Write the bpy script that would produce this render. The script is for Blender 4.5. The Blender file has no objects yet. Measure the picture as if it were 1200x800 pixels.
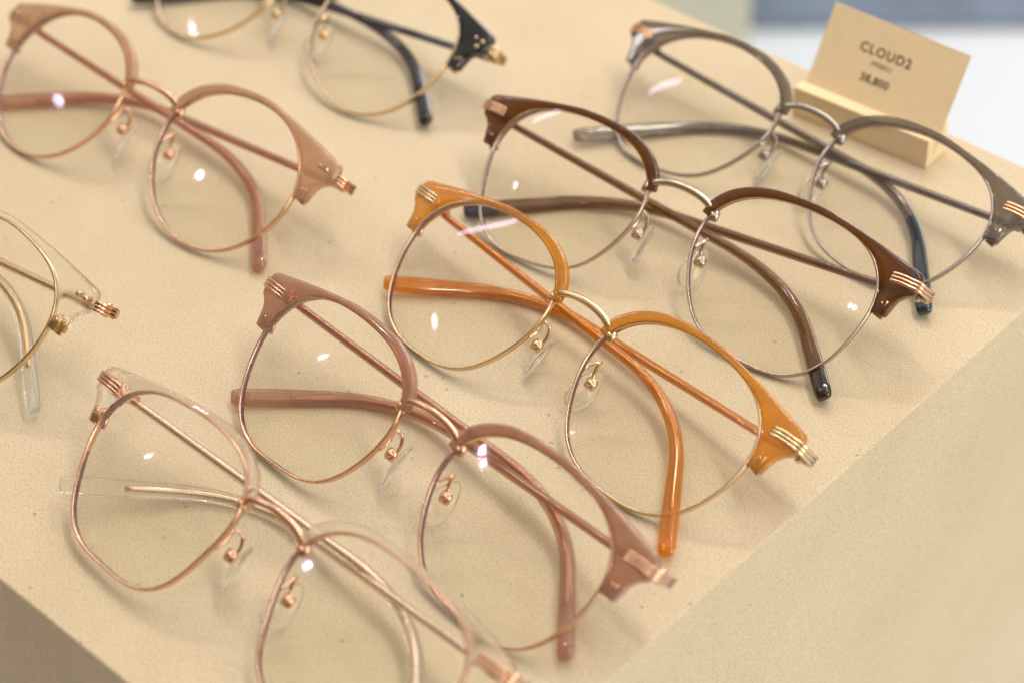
import bpy, math, random
from mathutils import Vector, Matrix
import numpy as np
random.seed(4)
FIT = {'cam': [7.82221, 0.72048, -0.05287, 6.35564], 'lean': 0.90637, 'lift': 16.54657, 'k': 0.00068, 'dbl': 23.33386, 'H': [-66.83817, 11.44582, -11.88853], 'Bp': [31.32568, 7.5549, -23.20788], 'T': [62.99085, -18.84804, -3.32429], 'dz': -0.6618, 'C': [71.9208, 14.0167, -3.49929], 'G': [64.998, 3.51152, -2.74693], 'N': [11.8119, -3.85526, -6.84626], 'br': [8.49842, 11.6381, -0.52174], 'edge': [-0.78816, 96.934, 154.52089, -144.86663], 'per': {'E': {'pose': [12.41192, -19.91539, -0.88398], 'dl': [0.05975, 0.00284], 'A': 49.50216, 'f': [-0.15713, -0.8528, 2.13054, -0.22505, -0.0429, 0.74216, -0.35047, -0.04156, -0.02586, 0.35702], 'fold': [-0.01444, 0.06521, 0.01045, 0.01723], 'ex': [-0.14991, -0.19953, -0.07101, 0.11729, -0.09578]}, 'F': {'pose': [-26.18562, -60.973, -0.86492], 'dl': [-0.06375, -0.0065], 'A': 48.99697, 'f': [0.16653, -0.8535, 2.37249, -0.37732, -0.2369, 0.61361, -0.53168, 0.00645, -0.00871, 0.39292], 'fold': [0.02756, -0.01746, -0.01506, -0.01824], 'ex': [0.06024, -0.00559, -0.00037, 0.11217, 0.04718]}, 'D': {'pose': [43.38933, 22.61377, -0.69597], 'dl': [-0.04769, -0.00336], 'A': 48.86775, 'f': [0.11423, -1.13044, 2.08404, -0.25181, -0.32873, 0.82163, -0.44239, 0.05203, -0.07011, 0.42633], 'fold': [-0.04902, 0.00646, -0.01886, -0.00913], 'ex': [0.0601, 0.07145, 0.13625, 0.11113, 0.02602]}, 'C': {'pose': [83.10663, 59.60837, -0.80944], 'dl': [0.08414, 0.00256], 'A': 48.93328, 'f': [0.44042, -0.82604, 2.28694, -0.4155, -0.19228, 0.70019, -0.26933, 0.03674, -0.05643, 0.41342], 'fold': [0.00489, 0.02635, -0.01787, 0.04624], 'ex': [-0.18831, -0.20811, 0.04507, -0.1978, 0.06095]}, 'A': {'pose': [-107.17281, 86.72455, -0.75507], 'dl': [-0.01525, 0.01059], 'A': 48.32486, 'f': [0.31147, -0.3905, 1.30226, -0.22603, -0.12376, 0.66376, -0.00619, -0.05666, 0.02631, 0.06145], 'fold': [-0.03215, 0.00597, -0.00217, 0.00939], 'ex': [0.0188, 0.09882, -0.02034, 0.11821, -0.08357]}, 'G': {'pose': [-63.08845, -92.41803, -0.81154], 'dl': [0.02229, -0.00198], 'A': 49.02876, 'f': [0.20514, -1.02023, 2.32956, -0.04451, 0.38699, 1.06669, -0.64793, 0.02237, 0.02852, 0.60994], 'fold': [0.03623, -0.01494, 0.0043, -0.03745], 'ex': [-0.10376, -0.04557, 0.02028, 0.11447, 0.23607]}, 'H': {'pose': [-172.1384, 22.76643, -0.60771], 'dl': [-0.07432, 0.00345], 'A': 48.85592, 'f': [-0.52494, -0.48099, -0.8665, 0.43528, 0.43102, 1.87017, 0.69697, -0.53948, -0.6472, 0.19223], 'fold': [0.01848, -0.00055, 0.05806, -0.04169], 'ex': [0.42074, -0.12529, -0.11228, -0.0814, -0.08981]}, 'B': {'pose': [-63.33703, 148.28662, -0.71478], 'dl': [0.03126, 0.00052], 'A': 48.64054, 'f': [-0.49426, 1.17997, 0.44456, -0.07327, 0.06413, 0.78589, -0.24422, 0.50398, -0.20641, -0.15633], 'fold': [0.00199, 0.00381, -0.00421, 0.01191], 'ex': [-0.10249, 0.085, -0.04371, 0.01856, 0.02572]}}, 'camera': {'f': 2495.40477, 'pos': [-0.0, -432.65441, 379.8336], 'r': [0.9986, -0.03486, -0.03971], 'u': [0.05284, 0.65882, 0.75044], 'fw': [0.0, 0.75149, -0.65974]}}
MM = 0.001
TZ = 0.75                       # height of the table top above the floor
scene = bpy.context.scene
col = scene.collection
world = bpy.data.worlds.new('World'); scene.world = world

# ---------------------------------------------------------------- materials
def new_mat(name):
    m = bpy.data.materials.new(name); m.use_nodes = True
    nt = m.node_tree; nt.nodes.clear()
    out = nt.nodes.new('ShaderNodeOutputMaterial')
    return m, nt, out
def pset(b, **kw):
    for k, v in kw.items():
        k = k.replace('_', ' ')
        if k in b.inputs: b.inputs[k].default_value = v
def rgb(c): return (c[0], c[1], c[2], 1.0)
def noise_node(nt, scale, detail=4, rough=.55, coord=None):
    n = nt.nodes.new('ShaderNodeTexNoise'); n.inputs['Scale'].default_value = scale
    n.inputs['Detail'].default_value = detail; n.inputs['Roughness'].default_value = rough
    if coord: nt.links.new(coord, n.inputs['Vector'])
    return n
def ramp(nt, src, stops):
    r = nt.nodes.new('ShaderNodeValToRGB'); nt.links.new(src, r.inputs[0])
    e = r.color_ramp.elements
    while len(e) < len(stops): e.new(.5)
    for el, (p, c) in zip(e, stops): el.position = p; el.color = rgb(c)
    return r
def schlick(nt, f0, f90):
    # reflectance of a thin coated sheet, the same from both sides
    ge = nt.nodes.new('ShaderNodeNewGeometry'); d = nt.nodes.new('ShaderNodeVectorMath'); d.operation = 'DOT_PRODUCT'
    nt.links.new(ge.outputs['Normal'], d.inputs[0]); nt.links.new(ge.outputs['Incoming'], d.inputs[1])
    def mth(op, a, b=None):
        n = nt.nodes.new('ShaderNodeMath'); n.operation = op; n.use_clamp = False
        for i, x in enumerate((a, b)):
            if x is None: continue
            if isinstance(x, (int, float)): n.inputs[i].default_value = x
            else: nt.links.new(x, n.inputs[i])
        return n.outputs[0]
    x = mth('POWER', mth('SUBTRACT', 1.0, mth('ABSOLUTE', d.outputs['Value'])), 5.0)
    return mth('ADD', mth('MULTIPLY', x, f90-f0), f0)
def metal(name, c, rough=.2):
    m, nt, out = new_mat(name)
    b = nt.nodes.new('ShaderNodeBsdfPrincipled'); nt.links.new(b.outputs[0], out.inputs[0])
    tc = nt.nodes.new('ShaderNodeTexCoord')
    n = noise_node(nt, 900, 3, .6, tc.outputs['Object'])
    mr = nt.nodes.new('ShaderNodeMapRange'); mr.inputs[3].default_value = rough*.7; mr.inputs[4].default_value = rough*1.4
    nt.links.new(n.outputs[0], mr.inputs[0]); nt.links.new(mr.outputs[0], b.inputs['Roughness'])
    pset(b, Base_Color=rgb(c), Metallic=1.0)
    return m
def acetate(name, c, clear, rough=.12, tint=None):
    """cellulose acetate: cloudy pigment body, some light passes straight through, polished surface"""
    m, nt, out = new_mat(name)
    tc = nt.nodes.new('ShaderNodeTexCoord')
    n = noise_node(nt, 120, 4, .6, tc.outputs['Object'])
    d = [max(0, x*.88) for x in c]; l = [min(1, x*1.12) for x in c]
    r = ramp(nt, n.outputs[0], [(.35, d), (.65, l)])
    b = nt.nodes.new('ShaderNodeBsdfPrincipled')
    nt.links.new(r.outputs[0], b.inputs['Base Color'])
    pset(b, Roughness=rough, IOR=1.48, Coat_Weight=.5, Coat_Roughness=.05)
    b.inputs['Subsurface Weight'].default_value = 0
    b.inputs['Subsurface Radius'].default_value = (1.0, .6, .4)
    b.inputs['Subsurface Scale'].default_value = .002
    t = nt.nodes.new('ShaderNodeBsdfTransparent'); t.inputs[0].default_value = rgb(tint or [min(1, x**.5) for x in c])
    g = nt.nodes.new('ShaderNodeBsdfGlossy'); g.inputs['Roughness'].default_value = .06
    mx2 = nt.nodes.new('ShaderNodeMixShader'); nt.links.new(schlick(nt, .065, .9), mx2.inputs[0]); nt.links.new(t.outputs[0], mx2.inputs[1]); nt.links.new(g.outputs[0], mx2.inputs[2])
    mx = nt.nodes.new('ShaderNodeMixShader'); mx.inputs[0].default_value = clear
    nt.links.new(b.outputs[0], mx.inputs[1]); nt.links.new(mx2.outputs[0], mx.inputs[2]); nt.links.new(mx.outputs[0], out.inputs[0])
    return m
def clear_plastic(name, c=(.99, .99, .985), keep=.45, rough=.02, ior=1.49):
    m, nt, out = new_mat(name)
    g = nt.nodes.new('ShaderNodeBsdfGlass'); g.inputs[0].default_value = rgb(c); g.inputs['Roughness'].default_value = rough; g.inputs['IOR'].default_value = ior
    t = nt.nodes.new('ShaderNodeBsdfTransparent'); t.inputs[0].default_value = rgb(c)
    mx = nt.nodes.new('ShaderNodeMixShader'); mx.inputs[0].default_value = keep
    nt.links.new(g.outputs[0], mx.inputs[1]); nt.links.new(t.outputs[0], mx.inputs[2]); nt.links.new(mx.outputs[0], out.inputs[0])
    return m
def lens_mat(name, tint, film):
    m, nt, out = new_mat(name)
    t = nt.nodes.new('ShaderNodeBsdfTransparent'); t.inputs[0].default_value = rgb(tint)
    g = nt.nodes.new('ShaderNodeBsdfGlossy'); g.inputs['Roughness'].default_value = .045; g.inputs[0].default_value = rgb(film)
    fr = schlick(nt, .018, .45)
    mx = nt.nodes.new('ShaderNodeMixShader'); nt.links.new(fr, mx.inputs[0])
    nt.links.new(t.outputs[0], mx.inputs[1]); nt.links.new(g.outputs[0], mx.inputs[2]); nt.links.new(mx.outputs[0], out.inputs[0])
    return m
def plaster(name, base, dark, light, bump=.9, scale=1.0):
    m, nt, out = new_mat(name)
    b = nt.nodes.new('ShaderNodeBsdfPrincipled'); nt.links.new(b.outputs[0], out.inputs[0])
    tc = nt.nodes.new('ShaderNodeTexCoord'); co = tc.outputs['Object']
    big = noise_node(nt, 9*scale, 5, .6, co)
    fine = noise_node(nt, 1900*scale, 4, .8, co)
    mid = noise_node(nt, 420*scale, 4, .65, co)
    r = ramp(nt, big.outputs[0], [(.3, dark), (.5, base), (.72, light)])
    r2 = ramp(nt, fine.outputs[0], [(.37, (.56, .53, .47)), (.50, (1, 1, 1)), (.75, (1.0, 1.0, 1.0))])
    mm = nt.nodes.new('ShaderNodeMixRGB'); mm.blend_type = 'MULTIPLY'; mm.inputs[0].default_value = .8
    nt.links.new(r.outputs[0], mm.inputs[1]); nt.links.new(r2.outputs[0], mm.inputs[2])
    # handling marks: faint stretched smudges
    mp = nt.nodes.new('ShaderNodeMapping'); mp.inputs['Scale'].default_value = (1, .8, 1); mp.inputs['Rotation'].default_value = (0, 0, .6); nt.links.new(co, mp.inputs[0])
    sm = noise_node(nt, 42*scale, 6, .7, mp.outputs[0])
    rs = ramp(nt, sm.outputs[0], [(.36, (.90, .885, .86)), (.48, (1, 1, 1))])
    m2 = nt.nodes.new('ShaderNodeMixRGB'); m2.blend_type = 'MULTIPLY'; m2.inputs[0].default_value = .22
    nt.links.new(mm.outputs[0], m2.inputs[1]); nt.links.new(rs.outputs[0], m2.inputs[2]); mm = m2
    # small dark pits scattered over the plaster
    vo = nt.nodes.new('ShaderNodeTexVoronoi'); vo.inputs['Scale'].default_value = 260*scale; nt.links.new(co, vo.inputs['Vector'])
    pit = ramp(nt, vo.outputs['Distance'], [(.07, (1, 1, 1)), (.15, (0, 0, 0))])
    sel = nt.nodes.new('ShaderNodeMath'); sel.operation = 'GREATER_THAN'; sel.inputs[1].default_value = .93
    sx = nt.nodes.new('ShaderNodeSeparateColor'); nt.links.new(vo.outputs['Color'], sx.inputs[0]); nt.links.new(sx.outputs[0], sel.inputs[0])
    pm = nt.nodes.new('ShaderNodeMath'); pm.operation = 'MULTIPLY'; nt.links.new(pit.outputs[0], pm.inputs[0]); nt.links.new(sel.outputs[0], pm.inputs[1])
    pf = nt.nodes.new('ShaderNodeMath'); pf.operation = 'MULTIPLY'; pf.inputs[1].default_value = .30; nt.links.new(pm.outputs[0], pf.inputs[0])
    m3 = nt.nodes.new('ShaderNodeMixRGB'); m3.blend_type = 'MIX'; m3.inputs[2].default_value = rgb([x*.45 for x in dark])
    nt.links.new(pf.outputs[0], m3.inputs[0]); nt.links.new(mm.outputs[0], m3.inputs[1])
    nt.links.new(m3.outputs[0], b.inputs['Base Color'])
    pset(b, Roughness=.82); b.inputs['Specular IOR Level'].default_value = .25
    hs = nt.nodes.new('ShaderNodeMath'); hs.operation = 'MULTIPLY_ADD'; hs.inputs[1].default_value = .6
    nt.links.new(mid.outputs[0], hs.inputs[0]); nt.links.new(fine.outputs[0], hs.inputs[2])
    h2 = nt.nodes.new('ShaderNodeMath'); h2.operation = 'MULTIPLY_ADD'; h2.inputs[1].default_value = -1.2
    nt.links.new(pm.outputs[0], h2.inputs[0]); nt.links.new(hs.outputs[0], h2.inputs[2])
    bp = nt.nodes.new('ShaderNodeBump'); bp.inputs['Strength'].default_value = bump; bp.inputs['Distance'].default_value = .0004
    nt.links.new(h2.outputs[0], bp.inputs['Height']); nt.links.new(bp.outputs[0], b.inputs['Normal'])
    return m
def matte(name, c, rough=.7, var=.06, scale=40):
    m, nt, out = new_mat(name)
    b = nt.nodes.new('ShaderNodeBsdfPrincipled'); nt.links.new(b.outputs[0], out.inputs[0])
    tc = nt.nodes.new('ShaderNodeTexCoord'); n = noise_node(nt, scale, 4, .6, tc.outputs['Object'])
    r = ramp(nt, n.outputs[0], [(.3, [x*(1-var) for x in c]), (.7, [min(1, x*(1+var)) for x in c])])
    nt.links.new(r.outputs[0], b.inputs['Base Color']); pset(b, Roughness=rough)
    return m

M = {}
M['rose'] = metal('rose_gold', (.76, .47, .32), .2)
M['blush'] = metal('blush_gold', (.88, .70, .55), .24)
M['palegold'] = metal('pale_gold', (.74, .55, .33), .22)
M['pewter'] = metal('warm_pewter', (.56, .46, .38), .22)
M['grey_metal'] = metal('grey_metal', (.40, .35, .32), .24)
M['silver'] = metal('pad_box_silver', (.62, .56, .46), .16)
M['amber'] = acetate('amber_acetate', (.64, .26, .025), .55, .08, (.98, .68, .24))
M['amber_dark'] = acetate('amber_temple_acetate', (.62, .22, .014), .66, .06, (.98, .66, .20))
M['mauve'] = acetate('mauve_pink_acetate', (.48, .27, .19), .52, .1, (.80, .58, .47))
M['mauve_temple'] = acetate('mauve_temple_acetate', (.50, .30, .22), .74, .08, (.84, .66, .56))
M['brown'] = acetate('brown_acetate', (.085, .032, .007), .5, .07, (.62, .36, .13))
M['brown_temple'] = acetate('brown_temple_acetate', (.12, .062, .026), .66, .07, (.68, .50, .32))
M['greybrown'] = acetate('grey_brown_acetate', (.14, .112, .085), .5, .1, (.66, .60, .52))
M['grey_temple'] = acetate('smoke_temple_acetate', (.12, .10, .08), .66, .08, (.68, .63, .58))
M['beige'] = acetate('beige_pink_acetate', (.54, .33, .20), .52, .1, (.92, .76, .62))
M['beige_temple'] = acetate('dusty_pink_temple_acetate', (.54, .34, .25), .74, .1, (.85, .62, .52))
M['black'] = acetate('black_acetate', (.008, .008, .01), .0, .06)
M['clear'] = clear_plastic('clear_acetate')
M['pad'] = clear_plastic('nose_pad_silicone', (1, 1, .985), .22, .06, 1.42)
M['lens'] = lens_mat('coated_lens', (.992, .992, .978), (.80, .68, 1.0))
M['rim_inside'] = metal('inner_groove_painted_reflection', (.36, .25, .28), .25)  # plum reflection of the coated lens edge, put into the rim wall's colour
M['reflection_tip'] = acetate('temple_tip_painted_reflection', (.02, .035, .05), .1, .08)  # dark blue reflection on the bent end, put into the material colour
M['brown_tip'] = acetate('near_black_brown_tip', (.025, .010, .006), .08, .08)
M['edge'] = acetate('lens_edge', (.10, .055, .085), .2, .1, (.5, .4, .5))  # dark purple coating reflection painted as the edge colour
M['table'] = plaster('sand_plaster', (.735, .60, .42), (.69, .56, .38), (.77, .64, .465))
M['card'] = matte('cream_card', (.88, .71, .47), .75, .03, 200)
M['holder'] = matte('pale_wood_block', (.80, .64, .40), .6, .05, 60)
M['ink'] = matte('brown_ink', (.10, .06, .03), .6, .02)
M['white_ink'] = matte('white_ink', (.75, .72, .68), .6, .02)
M['floor'] = matte('pale_floor_tile', (.68, .72, .80), .45, .03, 4)
M['carpet'] = matte('blue_carpet', (.17, .21, .29), .9, .3, 12)
M['plinth'] = matte('sage_plinth_paint', (.56, .57, .47), .6, .03, 10)

# ---------------------------------------------------------------- mesh helpers
def obj(name, verts, faces, mats, parent=None, smooth=True, mat_idx=None):
    me = bpy.data.meshes.new(name)
    me.from_pydata([tuple(v) for v in verts], [], [tuple(f) for f in faces])
    if not isinstance(mats, (list, tuple)): mats = [mats]
    for m in mats: me.materials.append(m)
    me.polygons.foreach_set('use_smooth', [smooth]*len(me.polygons))
    if mat_idx is not None: me.polygons.foreach_set('material_index', mat_idx)
    me.update()
    o = bpy.data.objects.new(name, me); col.objects.link(o)
    if parent is not None: o.parent = parent
    return o
def frames(path, up, closed=False):
    P = np.asarray(path, float); n = len(P)
    if closed: T = np.roll(P, -1, 0)-np.roll(P, 1, 0)
    else: T = np.gradient(P, axis=0)
    T /= np.linalg.norm(T, axis=1, keepdims=True)+1e-12
    U = np.asarray(up, float); U = np.broadcast_to(U, (n, 3)).copy()
    S = np.cross(T, U); S /= np.linalg.norm(S, axis=1, keepdims=True)+1e-12
    U = np.cross(S, T)
    return P, T, S, U
def section(n=12, e=2.0):
    a = np.linspace(0, 2*np.pi, n, endpoint=False)+np.pi/n
    c, s = np.cos(a), np.sin(a)
    return np.stack([np.sign(c)*np.abs(c)**(2/e), np.sign(s)*np.abs(s)**(2/e)], -1)
def sweep(path, w, h, up=(0, 0, 1), closed=False, n=12, e=2.0, cap=True):
    """tube along path; w = half width across (side), h = half height (up)"""
    P, T, S, U = frames(path, up, closed); k = len(P)
    w = np.broadcast_to(np.asarray(w, float), (k,)); h = np.broadcast_to(np.asarray(h, float), (k,))
    sec = section(n, e)
    V = []
    for i in range(k):
        for a, b in sec: V.append(P[i]+S[i]*a*w[i]+U[i]*b*h[i])
    Fc = []
    m = k if closed else k-1
    for i in range(m):
        j = (i+1) % k
        for q in range(n):
            r = (q+1) % n
            Fc.append((i*n+q, i*n+r, j*n+r, j*n+q))
    if not closed and cap:
        for i, d in ((0, -1), (k-1, 1)):
            c0 = len(V); V.append(P[i]+T[i]*d*min(w[i], h[i])*.25)
            for q in range(n):
                r = (q+1) % n
                Fc.append((i*n+r, i*n+q, c0) if d < 0 else (i*n+q, i*n+r, c0))
    return V, Fc
def merge(*parts):
    V, Fc = [], []
    for v, f in parts:
        o = len(V); V += list(v); Fc += [tuple(i+o for i in g) for g in f]
    return V, Fc
def rbox(cx, cy, cz, sx, sy, sz, R=None, b=.25):
    """chamfered box, centre and half sizes, optional 3x3 rotation"""
    V = []; idx = {}
    Fc = []
    for x in (-1, 1):
        for y in (-1, 1):
            for z in (-1, 1):
                for ax in range(3):
                    p = np.array([x*sx, y*sy, z*sz], float)
                    for a2 in range(3):
                        if a2 != ax: p[a2] -= [x, y, z][a2]*b
                    idx[(x, y, z, ax)] = len(V); V.append(p)
    for ax in range(3):
        o = [a for a in range(3) if a != ax]
        for s in (-1, 1):
            q = []
            for (a, b2) in ((-1, -1), (1, -1), (1, 1), (-1, 1)):
                k = [0, 0, 0]; k[ax] = s; k[o[0]] = a; k[o[1]] = b2
                q.append(idx[(*k, ax)])
            Fc.append(tuple(q))
        for a in (-1, 1):
            for b2 in (-1, 1):
                k1 = [0, 0, 0]; k1[o[0]] = a; k1[o[1]] = b2; k2 = list(k1); k1[ax] = -1; k2[ax] = 1
                Fc.append((idx[(*k1, o[0])], idx[(*k2, o[0])], idx[(*k2, o[1])], idx[(*k1, o[1])]))
    for x in (-1, 1):
        for y in (-1, 1):
            for z in (-1, 1): Fc.append(tuple(idx[(x, y, z, a)] for a in range(3)))
    V = np.array(V)
    if R is not None: V = V@np.array(R).T
    V += np.array([cx, cy, cz])
    return list(V), Fc
def fix_normals(o):
    import bmesh
    bm = bmesh.new(); bm.from_mesh(o.data); bmesh.ops.recalc_face_normals(bm, faces=bm.faces); bm.to_mesh(o.data); bm.free()
def empty(name, loc, rz, label, cat, group=None):
    o = bpy.data.objects.new(name, None); col.objects.link(o); o.empty_display_size = .02
    o.location = loc; o.rotation_euler = (0, 0, rz); o['label'] = label; o['category'] = cat
    if group: o['group'] = group
    return o
def tag(o, label, cat, group=None):
    o['label'] = label; o['category'] = cat
    if group: o['group'] = group
def catmull(pts, n):
    P = np.array(pts, float); P = np.vstack([2*P[0]-P[1], P, 2*P[-1]-P[-2]])
    out = []
    for i in range(1, len(P)-2):
        for t in np.linspace(0, 1, n, endpoint=False):
            a, b, c, d = P[i-1], P[i], P[i+1], P[i+2]
            out.append(.5*((2*b)+(-a+c)*t+(2*a-5*b+4*c-d)*t*t+(-a+3*b-3*c+d)*t**3))
    out.append(P[-2]); return np.array(out)

# ---------------------------------------------------------------- one pair of glasses
NF = 5
def rim_r(q, t):
    f = q['f']; r = q['A']/2+0*t
    for k in range(NF): r = r+f[2*k]*np.cos((k+1)*t)+f[2*k+1]*np.sin((k+1)*t)
    return r
def bez(a, b, c, n):
    t = np.linspace(0, 1, n)[:, None]; return (1-t)**2*a+2*t*(1-t)*b+t*t*c
def temple_path(q, s):
    H = np.array(FIT['H']); B = np.array(FIT['Bp']); T = np.array(FIT['T'])
    e = q['ex']; i = 1 if s < 0 else 3
    T = T+np.array([e[i]*.5, e[i]*30, e[i+1]*30]); j = 0 if s < 0 else 2
    B = B+np.array([0, 100*q['fold'][j], 100*q['fold'][j+1]]); T = T+np.array([0, 130*q['fold'][j], 130*q['fold'][j+1]])
    if s > 0: B = B+np.array([0, 0, FIT['dz']-1.6]); T = T+np.array([0, 0, FIT['dz']])
    else: B = B+np.array([0, 0, 1.6])
    l1 = H+(B-H)*.78; l2 = B+(T-B)*.45
    P = np.concatenate([H+(l1-H)*np.linspace(0, 1, 22)[:, None], bez(l1, B, l2, 22)[1:], l2+(T-l2)*np.linspace(0, 1, 14)[1:, None]])
    # gentle bow of the long straight run
    L = np.linalg.norm(np.diff(P, axis=0), axis=1); t = np.concatenate([[0], np.cumsum(L)])/L.sum()
    if s > 0: P = P*np.array([-1, 1, 1])
    return P, t
def make_glasses(key, sty):
    q = FIT['per'][key]
    a = FIT['lean']+q['dl'][0]; ro = q['dl'][1]; lift = FIT['lift']+q['ex'][0]*10
    k = FIT['k']; dbl = FIT['dbl']; cx = q['A']/2+dbl/2
    root = empty('eyeglasses', (q['pose'][0]*MM, q['pose'][1]*MM, TZ), q['pose'][2], sty['label'], 'eyeglasses', 'browline glasses laid out folded on the table top')
    ca, sa, cr, sr = math.cos(a), math.sin(a), math.cos(ro), math.sin(ro)
    low = []
    def W(V):
        V = np.asarray(V, float); x = V[:, 0]*cr-V[:, 1]*sr; y = V[:, 0]*sr+V[:, 1]*cr; z = V[:, 2]
        return np.stack([x, y*sa-z*ca, y*ca+z*sa+lift], -1)
    built = []
    def part(name, geo, mat, parent=root, smooth=True, mi=None, label=None):
        V = W(geo[0]); low.append(V[:, 2].min())
        o = obj(name, V*MM, geo[1], mat, parent, smooth, mi); fix_normals(o)
        if label: o['label'] = label
        built.append(o); return o
    fz = lambda x: -k*np.asarray(x)**2
    met = M[sty['metal']]
    for s in (-1, 1):
        th = np.linspace(0, 2*np.pi, 120, endpoint=False)
        def onrim(t, off=0.0, dz=0.0):
            r = rim_r(q, t)+off; x = s*(r*np.cos(t)+cx); y = r*np.sin(t)
            return np.stack([x, y, fz(x)+dz], -1)
        # metal rim, grooved: rounded rectangle section
        P = onrim(th, .25)
        rv_, rf_ = sweep(P, .42, .95, (0, 0, 1), True, 12, 3.2)
        Pc = P-np.array([s*cx, 0, 0]); rr_ = np.hypot(Pc[:, 0], Pc[:, 1]); rm = []
        for fc in rf_:
            ctr = np.mean([rv_[i] for i in fc], 0); i0 = fc[0]//12
            rm.append(1 if math.hypot(ctr[0]-s*cx, ctr[1]) < rr_[i0]-.30 and abs(ctr[2]-P[i0][2]) < .7 else 0)
        part('rim', (rv_, rf_), [met, M['rim_inside']], mi=rm)
        # lens: two curved faces and an edge
        V = []; Fc = []; mi = []; NR = 14; NT = 72
        tt = np.linspace(0, 2*np.pi, NT, endpoint=False)
        for side, z0 in ((0, .62), (1, -.62)):
            base = len(V)
            V.append(np.array([s*cx, 0, float(fz(cx))+z0+2.3-(.25 if side else 0)]))
            for i in range(1, NR+1):
                f = i/NR; r = (rim_r(q, tt)+.05)*f; x = s*(r*np.cos(tt)+cx); y = r*np.sin(tt)
                # spherical front of about 115 mm radius laid over the frame curve
                rr2 = (r/24.5)**2
                zz = (1-f*f)*float(fz(cx))+f*f*fz(x)*1.0+z0+(2.3-(.25 if side else 0))*(1-rr2)
                for j in range(NT): V.append(np.array([x[j], y[j], zz[j]]))
            for j in range(NT):
                Fc.append((base, base+1+j, base+1+(j+1) % NT)); mi.append(0)
            for i in range(NR-1):
                for j in range(NT):
                    A0 = base+1+i*NT; Fc.append((A0+j, A0+NT+j, A0+NT+(j+1) % NT, A0+(j+1) % NT)); mi.append(0)
        o1 = 1+(NR-1)*NT; o2 = 1+NR*NT+1+(NR-1)*NT
        e0 = len(V); V += [V[o1+j].copy() for j in range(NT)]+[V[o2+j].copy() for j in range(NT)]
        for j in range(NT): Fc.append((e0+j, e0+NT+j, e0+NT+(j+1) % NT, e0+(j+1) % NT)); mi.append(1)
        part('lens', (V, Fc), [M['lens'], M['edge']], mi=mi)
        # thin darker bevel ring of the lens where it sits in the groove
        # brow bar in acetate: strip between rim and outer contour
        N1 = 46
        t1 = np.radians(np.linspace(163, 78, N1)); dg = np.degrees(t1)
        thick = np.interp(dg, [78, 90, 105, 125, 145, 156, 163], sty.get('brow', [1.4, 1.4, 1.6, 2.4, 2.9, 2.8, 2.0]))
        I1 = onrim(t1, -.12); r = rim_r(q, t1)+.62+thick
        O1 = np.stack([s*(r*np.cos(t1)+cx), r*np.sin(t1)], -1)
        cor = [(68.3, 16.9), (69.7, 16.3), (70.5, 15.0), (70.6, 12.3), (70.1, 10.5), (68.8, 9.6), (67.3, 8.9), (66.2, 7.4), (65.6, 5.1), (65.0, 2.5)]
        r2 = rim_r(q, np.array([math.radians(4)]))[0]; lx = cx+(r2+.85)
        sh = lx-(61.0); 
        cor = [(x+sh*(.45 if x > 68 else .8), y) for x, y in cor]
        p0 = np.array([abs(O1[-1, 0]), O1[-1, 1]]); p1 = np.array(cor[0])
        line = [p0+(p1-p0)*f+np.array([0, .35*math.sin(math.pi*f)]) for f in np.linspace(0, 1, 14)[1:-1]]
        O2 = np.array([(x, y) for x, y in line]+[tuple(c) for c in cor]); 
        # refine the corner
        O2 = catmull(np.vstack([p0, O2]), 3)[1:]
        L = np.concatenate([[0], np.cumsum(np.linalg.norm(np.diff(O2, axis=0), axis=1))]); 
        # inner angle for each outer point
        ang = np.degrees(np.arctan2(O2[:, 1]-0, O2[:, 0]-cx)); 
        yk = [78, 60, 45, 34, 24, 15, 8, 4.5]; lk = np.array([0, .18, .36, .50, .62, .75, .88, 1.0])*L[-1]
        t2 = np.radians(np.interp(L, lk, yk))
        I2 = onrim(t2, np.interp(np.degrees(t2), [4, 12], [.62, -.12])); O2 = np.stack([s*O2[:, 0], O2[:, 1]], -1)
        I = np.vstack([I1, I2]); O = np.vstack([O1, O2]); n = len(I)
        frac = np.linspace(0, 1, n)
        dep = np.interp(np.concatenate([dg, np.degrees(t2)]), [4, 20, 40, 78, 130, 150, 163], [1.5, 1.9, 1.8, 1.3, 1.3, 1.25, 1.1])
        zc = -(dep-1.15)
        sec = section(20, 4.2); V = []; Fc = []
        for i in range(n):
            Ii = I[i]; Oo = np.array([O[i, 0], O[i, 1], fz(O[i, 0])])
            mid = (Ii+Oo)/2; hw = (Oo-Ii)/2
            for c_, s_ in sec: V.append(mid+hw*c_+np.array([0, 0, zc[i]+dep[i]*s_]))
        for i in range(n-1):
            for j in range(20): Fc.append((i*20+j, i*20+(j+1) % 20, (i+1)*20+(j+1) % 20, (i+1)*20+j))
        Fc.append(tuple(range(20))); Fc.append(tuple((n-1)*20+j for j in range(20)))
        br = part('brow_bar', (V, Fc), M[sty['brow_mat']])
        # small metal bracket that clamps brow and rim at the outer side
        gx, gy = abs(I2[-1, 0]), I2[-1, 1]
        gm = M['clear'] if False else met
        px, py = s*(gx+1.7), gy+2.2
        ang2 = s*math.radians(-14)
        Rz = [[math.cos(ang2), -math.sin(ang2), 0], [math.sin(ang2), math.cos(ang2), 0], [0, 0, 1]]
        br_parts = [rbox(px, py, fz(px)-2.3, 1.5, 2.6, .55, Rz), rbox(px, py+.3, fz(px)+.86, 1.35, 2.1, .16, Rz, .1), sweep([(px+s*.2, py+1.2, fz(px)-1.9), (px+s*.2, py+1.2, fz(px)+1.25)], .34, .34, (0, 1, 0), n=10)]
        part('bracket', merge(*br_parts), met)
        # corner plate with three ribs, wrapping back to the hinge
        zt = float(fz(69)+.95)
        cy = 13.0
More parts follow.
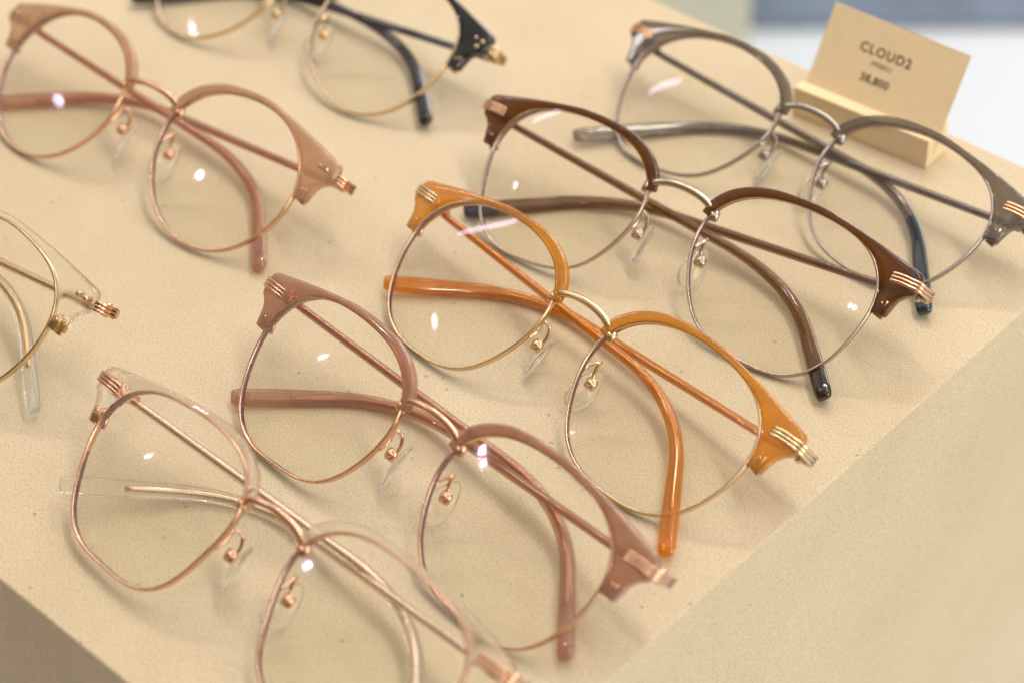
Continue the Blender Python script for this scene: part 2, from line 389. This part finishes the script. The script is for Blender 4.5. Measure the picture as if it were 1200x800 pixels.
        if sty.get('plate', True):
            ribs = []
            for j in (-1, 0, 1):
                yy = cy+j*.98
                ribs.append(sweep([(s*63.5, yy-.2, zt+.05), (s*63.9, yy-.2, zt+.35), (s*66.5, yy, zt+.2), (s*(69.8+sh*.45), yy, zt+.0), (s*(71.3+sh*.45), yy-.1, zt-1.3), (s*(72.1+sh*.45), yy-.3, zt-5.0), (s*(72.2+sh*.45), yy-.4, zt-8.2)], .5, .42, (0, .001, 1), n=10, e=2.8))
            part('corner_plate', merge(*ribs), M[sty.get('plate_metal', sty['metal'])])
        else:
            rv = []
            for (xx, yy) in ((65.4, 13.6), (68.0, 13.2), (66.9, 11.2))[:sty.get('rivets', 2)]:
                rv.append(sweep([(s*xx, yy, zt-2.2), (s*xx, yy, zt+.3), (s*xx, yy, zt+.5)], [.75, .75, .5], [.75, .75, .5], (0, 1, 0), n=14))
            part('rivets', merge(*rv), met)
            rb = []
            for j in (-1, 0, 1):
                yy = cy-.6+j*1.0
                rb.append(sweep([(s*(70.4+sh*.45), yy, zt-1.4), (s*(72.2+sh*.45), yy-.1, zt-2.4), (s*(72.7+sh*.45), yy-.3, zt-5.0), (s*(72.6+sh*.45), yy-.4, zt-8.2)], .52, .6, (0, .001, 1), n=10, e=2.8))
            part('corner_plate', merge(*rb), M[sty.get('plate_metal', sty['metal'])])
        # temple: acetate sleeve with a metal core
        side = -1 if s < 0 else 1
        P, t = temple_path(q, s)
        w = np.interp(t, [0, .12, .55, .75, .92, .99, 1], [1.1, 1.15, 1.4, 1.85, 2.4, 2.35, 1.9])
        h = np.interp(t, [0, .5, .8, .99, 1], [1.0, 1.15, 1.5, 1.45, 1.15])
        tm = M[sty['tip'][0 if s < 0 else 1]] if 'tip' in sty else M[sty['temple_mat']]
        Vt, Ft = sweep(P, w, h, (0, 0, 1), False, 16, 2.5)
        zw = W(Vt)[:, 2]
        tp = part('temple_arm', (Vt, Ft), [M[sty['temple_mat']], tm], mi=[1 if (f[0]//16) >= sty.get('tip_from', (99, 99))[0 if s < 0 else 1] else 0 for f in Ft],
                  label=sty.get('temple_label', {}).get(s))
        ci = [i for i in range(len(P)) if t[i] < .90]
        cw = sty.get('core_w', .62)
        part('core_wire', sweep(P[ci], cw*.95+0*t[ci], .55, (0, 0, 1), False, 10), M[sty.get('core', sty['metal'])], parent=tp)
        # hinge: end block joining the corner to the temple
        Hh = P[0]
        hg = [rbox(s*(70.6+sh*.45), 12.3, zt-7.2, 1.5, 1.3, .8), rbox(s*(68.8), 12.0, Hh[2]+.3, 3.6, 1.25, 1.1),
              sweep([(s*69.4, 10.3, Hh[2]+.9), (s*69.4, 13.9, Hh[2]+.9)], 1.0, 1.0, (0, 0, 1), n=12), rbox(s*66.4, 11.7, (Hh[2]-3.5)/2-1.0, 1.4, 1.2, 2.2)]
        part('hinge', merge(*hg), met)
        # nose pad arm: U-shaped wire, box; then the clear pad
        n0 = onrim(np.radians(np.array([187.0])), .6)[0]
        N = np.array([s*10.4, -3.2, -6.7])
        pth = catmull([n0+np.array([0, 0, -.5]), n0+np.array([-s*.3, 2.6, -1.6]), np.array([s*10.9, 2.3, -3.4]), np.array([s*9.7, 2.2, -5.4]), np.array([s*9.2, -.3, -6.6]), N+np.array([-s*.7, 1.0, -.5]), N+np.array([-s*.1, .2, -.2])], 7)
        arm = sweep(pth, .5, .5, (0, .3, 1), n=10)
        box = rbox(N[0], N[1]-.3, N[2], 1.6, 1.6, 1.0, None, .55)
        ball = sweep([N+np.array([0, -.2, .4]), N+np.array([0, -.2, 1.2]), N+np.array([0, -.2, 1.5])], [1.2, 1.05, .4], [1.2, 1.05, .4], (0, 1, 0), n=12)
        am = part('nose_pad_arm', merge(arm, box, ball), M[sty.get('arm_metal', sty['metal'])])
        # pad: teardrop solid
        nv = Vector((-s*.72, -.12, -.70)).normalized(); yv = Vector((s*.16, 1, -.12)); yv = (yv-nv*yv.dot(nv)).normalized(); xv = yv.cross(nv)
        pc = N+np.array([-s*1.5, -2.2, -1.7]); V = []; Fc = []; nu, nvv = 20, 9
        for i in range(nvv):
            ph = math.pi*i/(nvv-1)
            for j in range(nu):
                u = 2*math.pi*j/nu
                lx_ = math.sin(ph)*math.cos(u); ly = math.sin(ph)*math.sin(u); lz = math.cos(ph)
                p = xv*lx_*(3.5-.9*ly)+yv*ly*6.6+nv*(lz*1.25+.7*(ly*ly))
                V.append(pc+np.array(p))
        for i in range(nvv-1):
            for j in range(nu): Fc.append((i*nu+j, i*nu+(j+1) % nu, (i+1)*nu+(j+1) % nu, (i+1)*nu+j))
        part('nose_pad', (V, Fc), M['pad'], parent=am)
    # bridge
    bx = cx-rim_r(q, np.array([math.radians(158)]))[0]*abs(math.cos(math.radians(158)))-2.3
    by = rim_r(q, np.array([math.radians(158)]))[0]*math.sin(math.radians(158))
    by += .6
    bp = catmull([(-bx-1.6, by-1.2, -.5), (-bx+.2, by+.3, .5), (-bx*.55, by+1.5, 1.1), (0, by+1.95, 1.3), (bx*.55, by+1.5, 1.1), (bx-.2, by+.3, .5), (bx+1.6, by-1.2, -.5)], 8)
    tt = np.linspace(-1, 1, len(bp)); bw = 1.0+.2*(np.abs(tt)**4)
    geo = [sweep(bp, bw, bw*.8, (0, 0, 1), n=12, e=2.4)]
    for s in (-1, 1):
        geo.append(rbox(s*(bx+1.9), by-1.7, -.5, 1.5, 1.7, .9, None, .5))
        geo.append(sweep([(s*(bx+2.0), by-1.6, .3), (s*(bx+2.0), by-1.6, 1.15), (s*(bx+2.0), by-1.6, 1.3)], [.62, .6, .3], [.62, .6, .3], (0, 1, 0), n=12))
    part('bridge', merge(*geo), met)
    dz = 0.05-min(low)
    print('GLASSES', key, 'drop', round(dz, 2))
    root.location.z = TZ+min(max(dz, -1.5), 3.0)*MM
    return root
G = {}
G['E'] = dict(label='amber orange browline glasses with pale gold rims, in the middle', metal='palegold', brow_mat='amber', temple_mat='amber_dark', core_w=.75)
G['F'] = dict(label='mauve pink browline glasses with rose gold rims, between the orange pair and the clear pair', metal='rose', brow_mat='mauve', temple_mat='mauve_temple', core_w=.8)
G['D'] = dict(label='dark brown browline glasses with pewter rims, between the orange pair and the grey pair', metal='pewter', brow_mat='brown', temple_mat='brown_temple', core_w=.6, plate_metal='rose', tip=('brown_tip', 'brown_tip'), tip_from=(50, 50), temple_label={-1: 'brown temple ending in a near black tip'})
G['C'] = dict(label='smoky grey browline glasses with grey rims, lying right in front of the price card', metal='grey_metal', brow_mat='greybrown', temple_mat='grey_temple', core_w=.6, plate_metal='rose', tip=('reflection_tip', 'grey_temple'), tip_from=(36, 50), temple_label={-1: 'grey temple with a dark blue reflection painted on its bent end'})
G['A'] = dict(label='beige pink browline glasses with rose gold rims and rivets, in the top left corner', metal='rose', brow_mat='beige', temple_mat='beige_temple', plate=False, rivets=2, core_w=.8)
G['G'] = dict(label='clear colourless browline glasses with rose gold rims, nearest the camera beside the mauve pair', metal='rose', brow_mat='clear', temple_mat='clear', core_w=.85, core='blush')
G['H'] = dict(label='clear browline glasses with yellow gold rim, cut off by the left edge', metal='palegold', brow_mat='clear', temple_mat='clear', plate=False, rivets=2, core_w=.85, core='palegold', plate_metal='rose')
G['B'] = dict(label='black browline glasses with thin gold rims, cut off by the top edge', metal='palegold', brow_mat='black', temple_mat='black', plate=False, rivets=3, core_w=.3)
for key, sty in G.items(): make_glasses(key, sty)

# ---------------------------------------------------------------- display table
yaw, eR, eB, eF = FIT['edge']
def T2(x, y, z=0): return Vector(((x*math.cos(yaw)-y*math.sin(yaw))*MM, (x*math.sin(yaw)+y*math.cos(yaw))*MM, z*MM))
import bmesh
def box_obj(name, x0, x1, y0, y1, z0, z1, mat, loc, rz, bevel=0, seg=3, parent=None):
    bm = bmesh.new(); bmesh.ops.create_cube(bm, size=1)
    for v in bm.verts: v.co = Vector((x0+(v.co.x+.5)*(x1-x0), y0+(v.co.y+.5)*(y1-y0), z0+(v.co.z+.5)*(z1-z0)))*MM
    if bevel: bmesh.ops.bevel(bm, geom=list(bm.edges), offset=bevel*MM, segments=seg, profile=.5, affect='EDGES')
    me = bpy.data.meshes.new(name); bm.to_mesh(me); bm.free(); me.materials.append(mat)
    for p in me.polygons: p.use_smooth = False
    o = bpy.data.objects.new(name, me); col.objects.link(o); o.location = loc; o.rotation_euler = (0, 0, rz)
    if parent: o.parent = parent
    return o
tb = box_obj('display_table', -520, eR, eF, eB, -750, 0, M['table'], (0, 0, TZ), yaw, .7, 3)
tag(tb, 'sand coloured plaster display block that all the glasses lie on', 'display table')

# ---------------------------------------------------------------- price card in its block
cyaw = math.radians(-41.8)
cloc = Vector((124.13*MM, 66.67*MM, TZ))          # front right bottom corner of the block
def block():
    # profile: front part 10 mm high, slot for the card, back part with a leaning face
    W_ = 47.2
    prof = [(0, 0), (0, 10), (4.3, 10), (3.0, 3.0), (4.2, 3.0), (9.5, 10.5), (11, 10.5), (11, 0)]
    V = [(-W_, y, z) for y, z in prof]+[(0, y, z) for y, z in prof]; n = len(prof)
    Fc = [tuple(range(n)), tuple(range(2*n-1, n-1, -1))]+[(i, n+i, n+(i+1) % n, (i+1) % n) for i in range(n)]
    o = obj('card_holder', [Vector(v)*MM for v in V], Fc, M['holder'], None, False); fix_normals(o)
    o.location = cloc; o.rotation_euler = (0, 0, cyaw)
    md = o.modifiers.new('bevel', 'BEVEL'); md.width = .0003; md.segments = 2; md.limit_method = 'ANGLE'
    tag(o, 'low cream block with a slot, standing behind the grey glasses', 'card holder')
block()
lean_t = .56
card = empty('price_card', cloc+Vector((0, 0, .0001)), cyaw-math.radians(1.5), 'cream price card with brown lettering, leaning in the slot of the block', 'price card')
def card_pt(x, h, d=0): # x from the right corner to the left (negative), h up the card
    return Vector((x, 3.6+h*math.sin(lean_t)-d*math.cos(lean_t), 3.6+h*math.cos(lean_t)+d*math.sin(lean_t)))
Hc = 30.2
V = [card_pt(x, h, d) for d in (-.35, 0) for x, h in ((-47.6, 0), (-.2, 0), (-.2, Hc), (-47.6, Hc))]
cp = obj('card_sheet', [v*MM for v in V], [(0, 1, 2, 3), (4, 5, 6, 7), (0, 1, 5, 4), (1, 2, 6, 5), (2, 3, 7, 6), (3, 0, 4, 7)], M['card'], card, False); fix_normals(cp)
def lettering(txt, size, x, h, mat, spacing=1.0, bold=0.0, name='lettering'):
    cu = bpy.data.curves.new(name, 'FONT'); cu.body = txt; cu.size = size*MM; cu.align_x = 'CENTER'; cu.align_y = 'CENTER'
    cu.space_character = spacing; cu.offset = bold*MM; cu.extrude = .00003
    to = bpy.data.objects.new(name, cu); col.objects.link(to)
    bpy.context.view_layer.update()
    dg = bpy.context.evaluated_depsgraph_get(); me = bpy.data.meshes.new_from_object(to.evaluated_get(dg)); me.materials.clear(); me.materials.append(mat)
    bpy.data.objects.remove(to)
    o = bpy.data.objects.new(name, me); col.objects.link(o); o.parent = card
    o.location = card_pt(x, h, .06)*MM; o.rotation_euler = (math.pi/2-lean_t, 0, 0)
    return o
lettering('CLOUD2', 4.0, -25.8, 21.0, M['ink'], 1.2, .05)
lettering('(MG021)', 1.9, -25.8, 17.4, M['ink'], 1.05, 0)
lettering('38,800', 3.4, -26.3, 12.6, M['ink'], 1.1, .05)

# ---------------------------------------------------------------- surroundings
def sheet(name, x0, x1, y0, y1, z, mat):
    o = obj(name, [(x0, y0, z), (x1, y0, z), (x1, y1, z), (x0, y1, z)], [(0, 1, 2, 3)], mat, None, False); o['kind'] = 'structure'; return o
sheet('floor', -6, 6, -5, 8, 0, M['floor'])
cb = box_obj('carpet', -400, 3000, 1303, 3000, 0, 8, M['carpet'], (0, 0, 0), math.radians(-5), 2); cb['kind'] = 'structure'
pl = box_obj('low_plinth', -900, 0, 0, 700, 0, 260, M['plinth'], (.205, 1.02, 0), math.radians(-6), 4)
tag(pl, 'sage cream painted low plinth standing on the floor behind the table', 'plinth')

# ---------------------------------------------------------------- camera
c = FIT['camera']
cam = bpy.data.cameras.new('camera'); co = bpy.data.objects.new('camera', cam); col.objects.link(co); scene.camera = co
r, u, fw = Vector(c['r']), Vector(c['u']), Vector(c['fw'])
R = Matrix((r, u, -fw)).transposed()
co.matrix_world = Matrix.Translation(Vector(c['pos'])*MM+Vector((0, 0, TZ)))@R.to_4x4()
cam.sensor_width = 36; cam.lens = c['f']*36/1200; cam.clip_start = .01; cam.clip_end = 60
cam.dof.use_dof = True; cam.dof.focus_distance = .552; cam.dof.aperture_fstop = 8.5; cam.dof.aperture_blades = 0

# ---------------------------------------------------------------- light
def area(name, loc, target, size, power, color, sy=None):
    l = bpy.data.lights.new(name, 'AREA'); l.energy = power; l.color = color; l.size = size
    if sy: l.shape = 'RECTANGLE'; l.size_y = sy
    o = bpy.data.objects.new(name, l); col.objects.link(o); o.location = loc
    d = Vector(target)-Vector(loc); o.rotation_euler = d.to_track_quat('-Z', 'Y').to_euler(); return o
C0 = Vector((0, 0, TZ))
LIGHTS = [
 ('ceiling_track', (.35, .10, 1.80), 1.1, 5.2, (1, .93, .83), .06),
 ('ceiling_track_far', (.10, .95, 1.95), .9, 5.2, (1, .93, .83), .06),
 ('window_light', (1.9, 2.8, 1.30), 1.4, 34.0, (.84, .92, 1), 1.0),
 ('side_fill', (2.4, -2.2, 1.3), 1.2, 44.0, (.95, 1, .86), 1.4),  # unseen greenish fill lamp, added to brighten the table's right side face
 ('shelf_strip', (-.95, .72, 1.80), .06, 1.1, (1, .96, .95), .36),
 ('spot_a', (-1.45, .25, 1.65), .02, .55, (1, .95, .9), .03),
 ('spot_c', (-.2, -.9, 2.0), .035, .9, (1, .93, .85), .035),
]
for n_, p_, s_, w_, c_, sy_ in LIGHTS: area(n_, p_, C0, s_, w_, c_, sy_)
world.use_nodes = True
nt = world.node_tree; nt.nodes.clear()
wo = nt.nodes.new('ShaderNodeOutputWorld'); bg = nt.nodes.new('ShaderNodeBackground'); nt.links.new(bg.outputs[0], wo.inputs[0])
tc = nt.nodes.new('ShaderNodeTexCoord'); sx = nt.nodes.new('ShaderNodeSeparateXYZ'); nt.links.new(tc.outputs['Generated'], sx.inputs[0])
mr = nt.nodes.new('ShaderNodeMapRange'); mr.inputs[1].default_value = -1; mr.inputs[2].default_value = 1; nt.links.new(sx.outputs[2], mr.inputs[0])
rp = ramp(nt, mr.outputs[0], [(0, (.24, .18, .10)), (.48, (.42, .36, .28)), (.6, (.85, .79, .71)), (1, (1.1, 1.02, .90))])
nn = noise_node(nt, 2.6, 3, .6, tc.outputs['Generated'])
r3 = ramp(nt, nn.outputs[0], [(.38, (.25, .25, .27)), (.62, (1.35, 1.35, 1.35))])
mu = nt.nodes.new('ShaderNodeMixRGB'); mu.blend_type = 'MULTIPLY'; mu.inputs[0].default_value = 1; nt.links.new(rp.outputs[0], mu.inputs[1]); nt.links.new(r3.outputs[0], mu.inputs[2])
# world dimmed and browned at near left, added to shade the table's front-left face
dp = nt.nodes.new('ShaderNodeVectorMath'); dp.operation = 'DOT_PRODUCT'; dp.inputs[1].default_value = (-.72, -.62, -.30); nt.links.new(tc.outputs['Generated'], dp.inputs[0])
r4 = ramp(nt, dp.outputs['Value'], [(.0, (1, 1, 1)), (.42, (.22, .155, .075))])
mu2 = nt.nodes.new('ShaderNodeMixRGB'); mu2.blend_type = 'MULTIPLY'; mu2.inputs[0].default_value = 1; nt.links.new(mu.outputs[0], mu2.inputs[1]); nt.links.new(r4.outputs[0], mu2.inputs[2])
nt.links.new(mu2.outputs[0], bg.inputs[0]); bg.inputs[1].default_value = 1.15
vs = scene.view_settings
scene.display_settings.display_device = 'sRGB'
vs.view_transform = 'Standard'; vs.look = 'None'; vs.exposure = .09; vs.gamma = 1
cy = scene.cycles
cy.max_bounces = 16; cy.transparent_max_bounces = 32; cy.transmission_bounces = 12; cy.glossy_bounces = 6; cy.diffuse_bounces = 4
cy.caustics_reflective = False; cy.caustics_refractive = True; cy.sample_clamp_indirect = 6; cy.blur_glossy = .3
cy.use_denoising = True
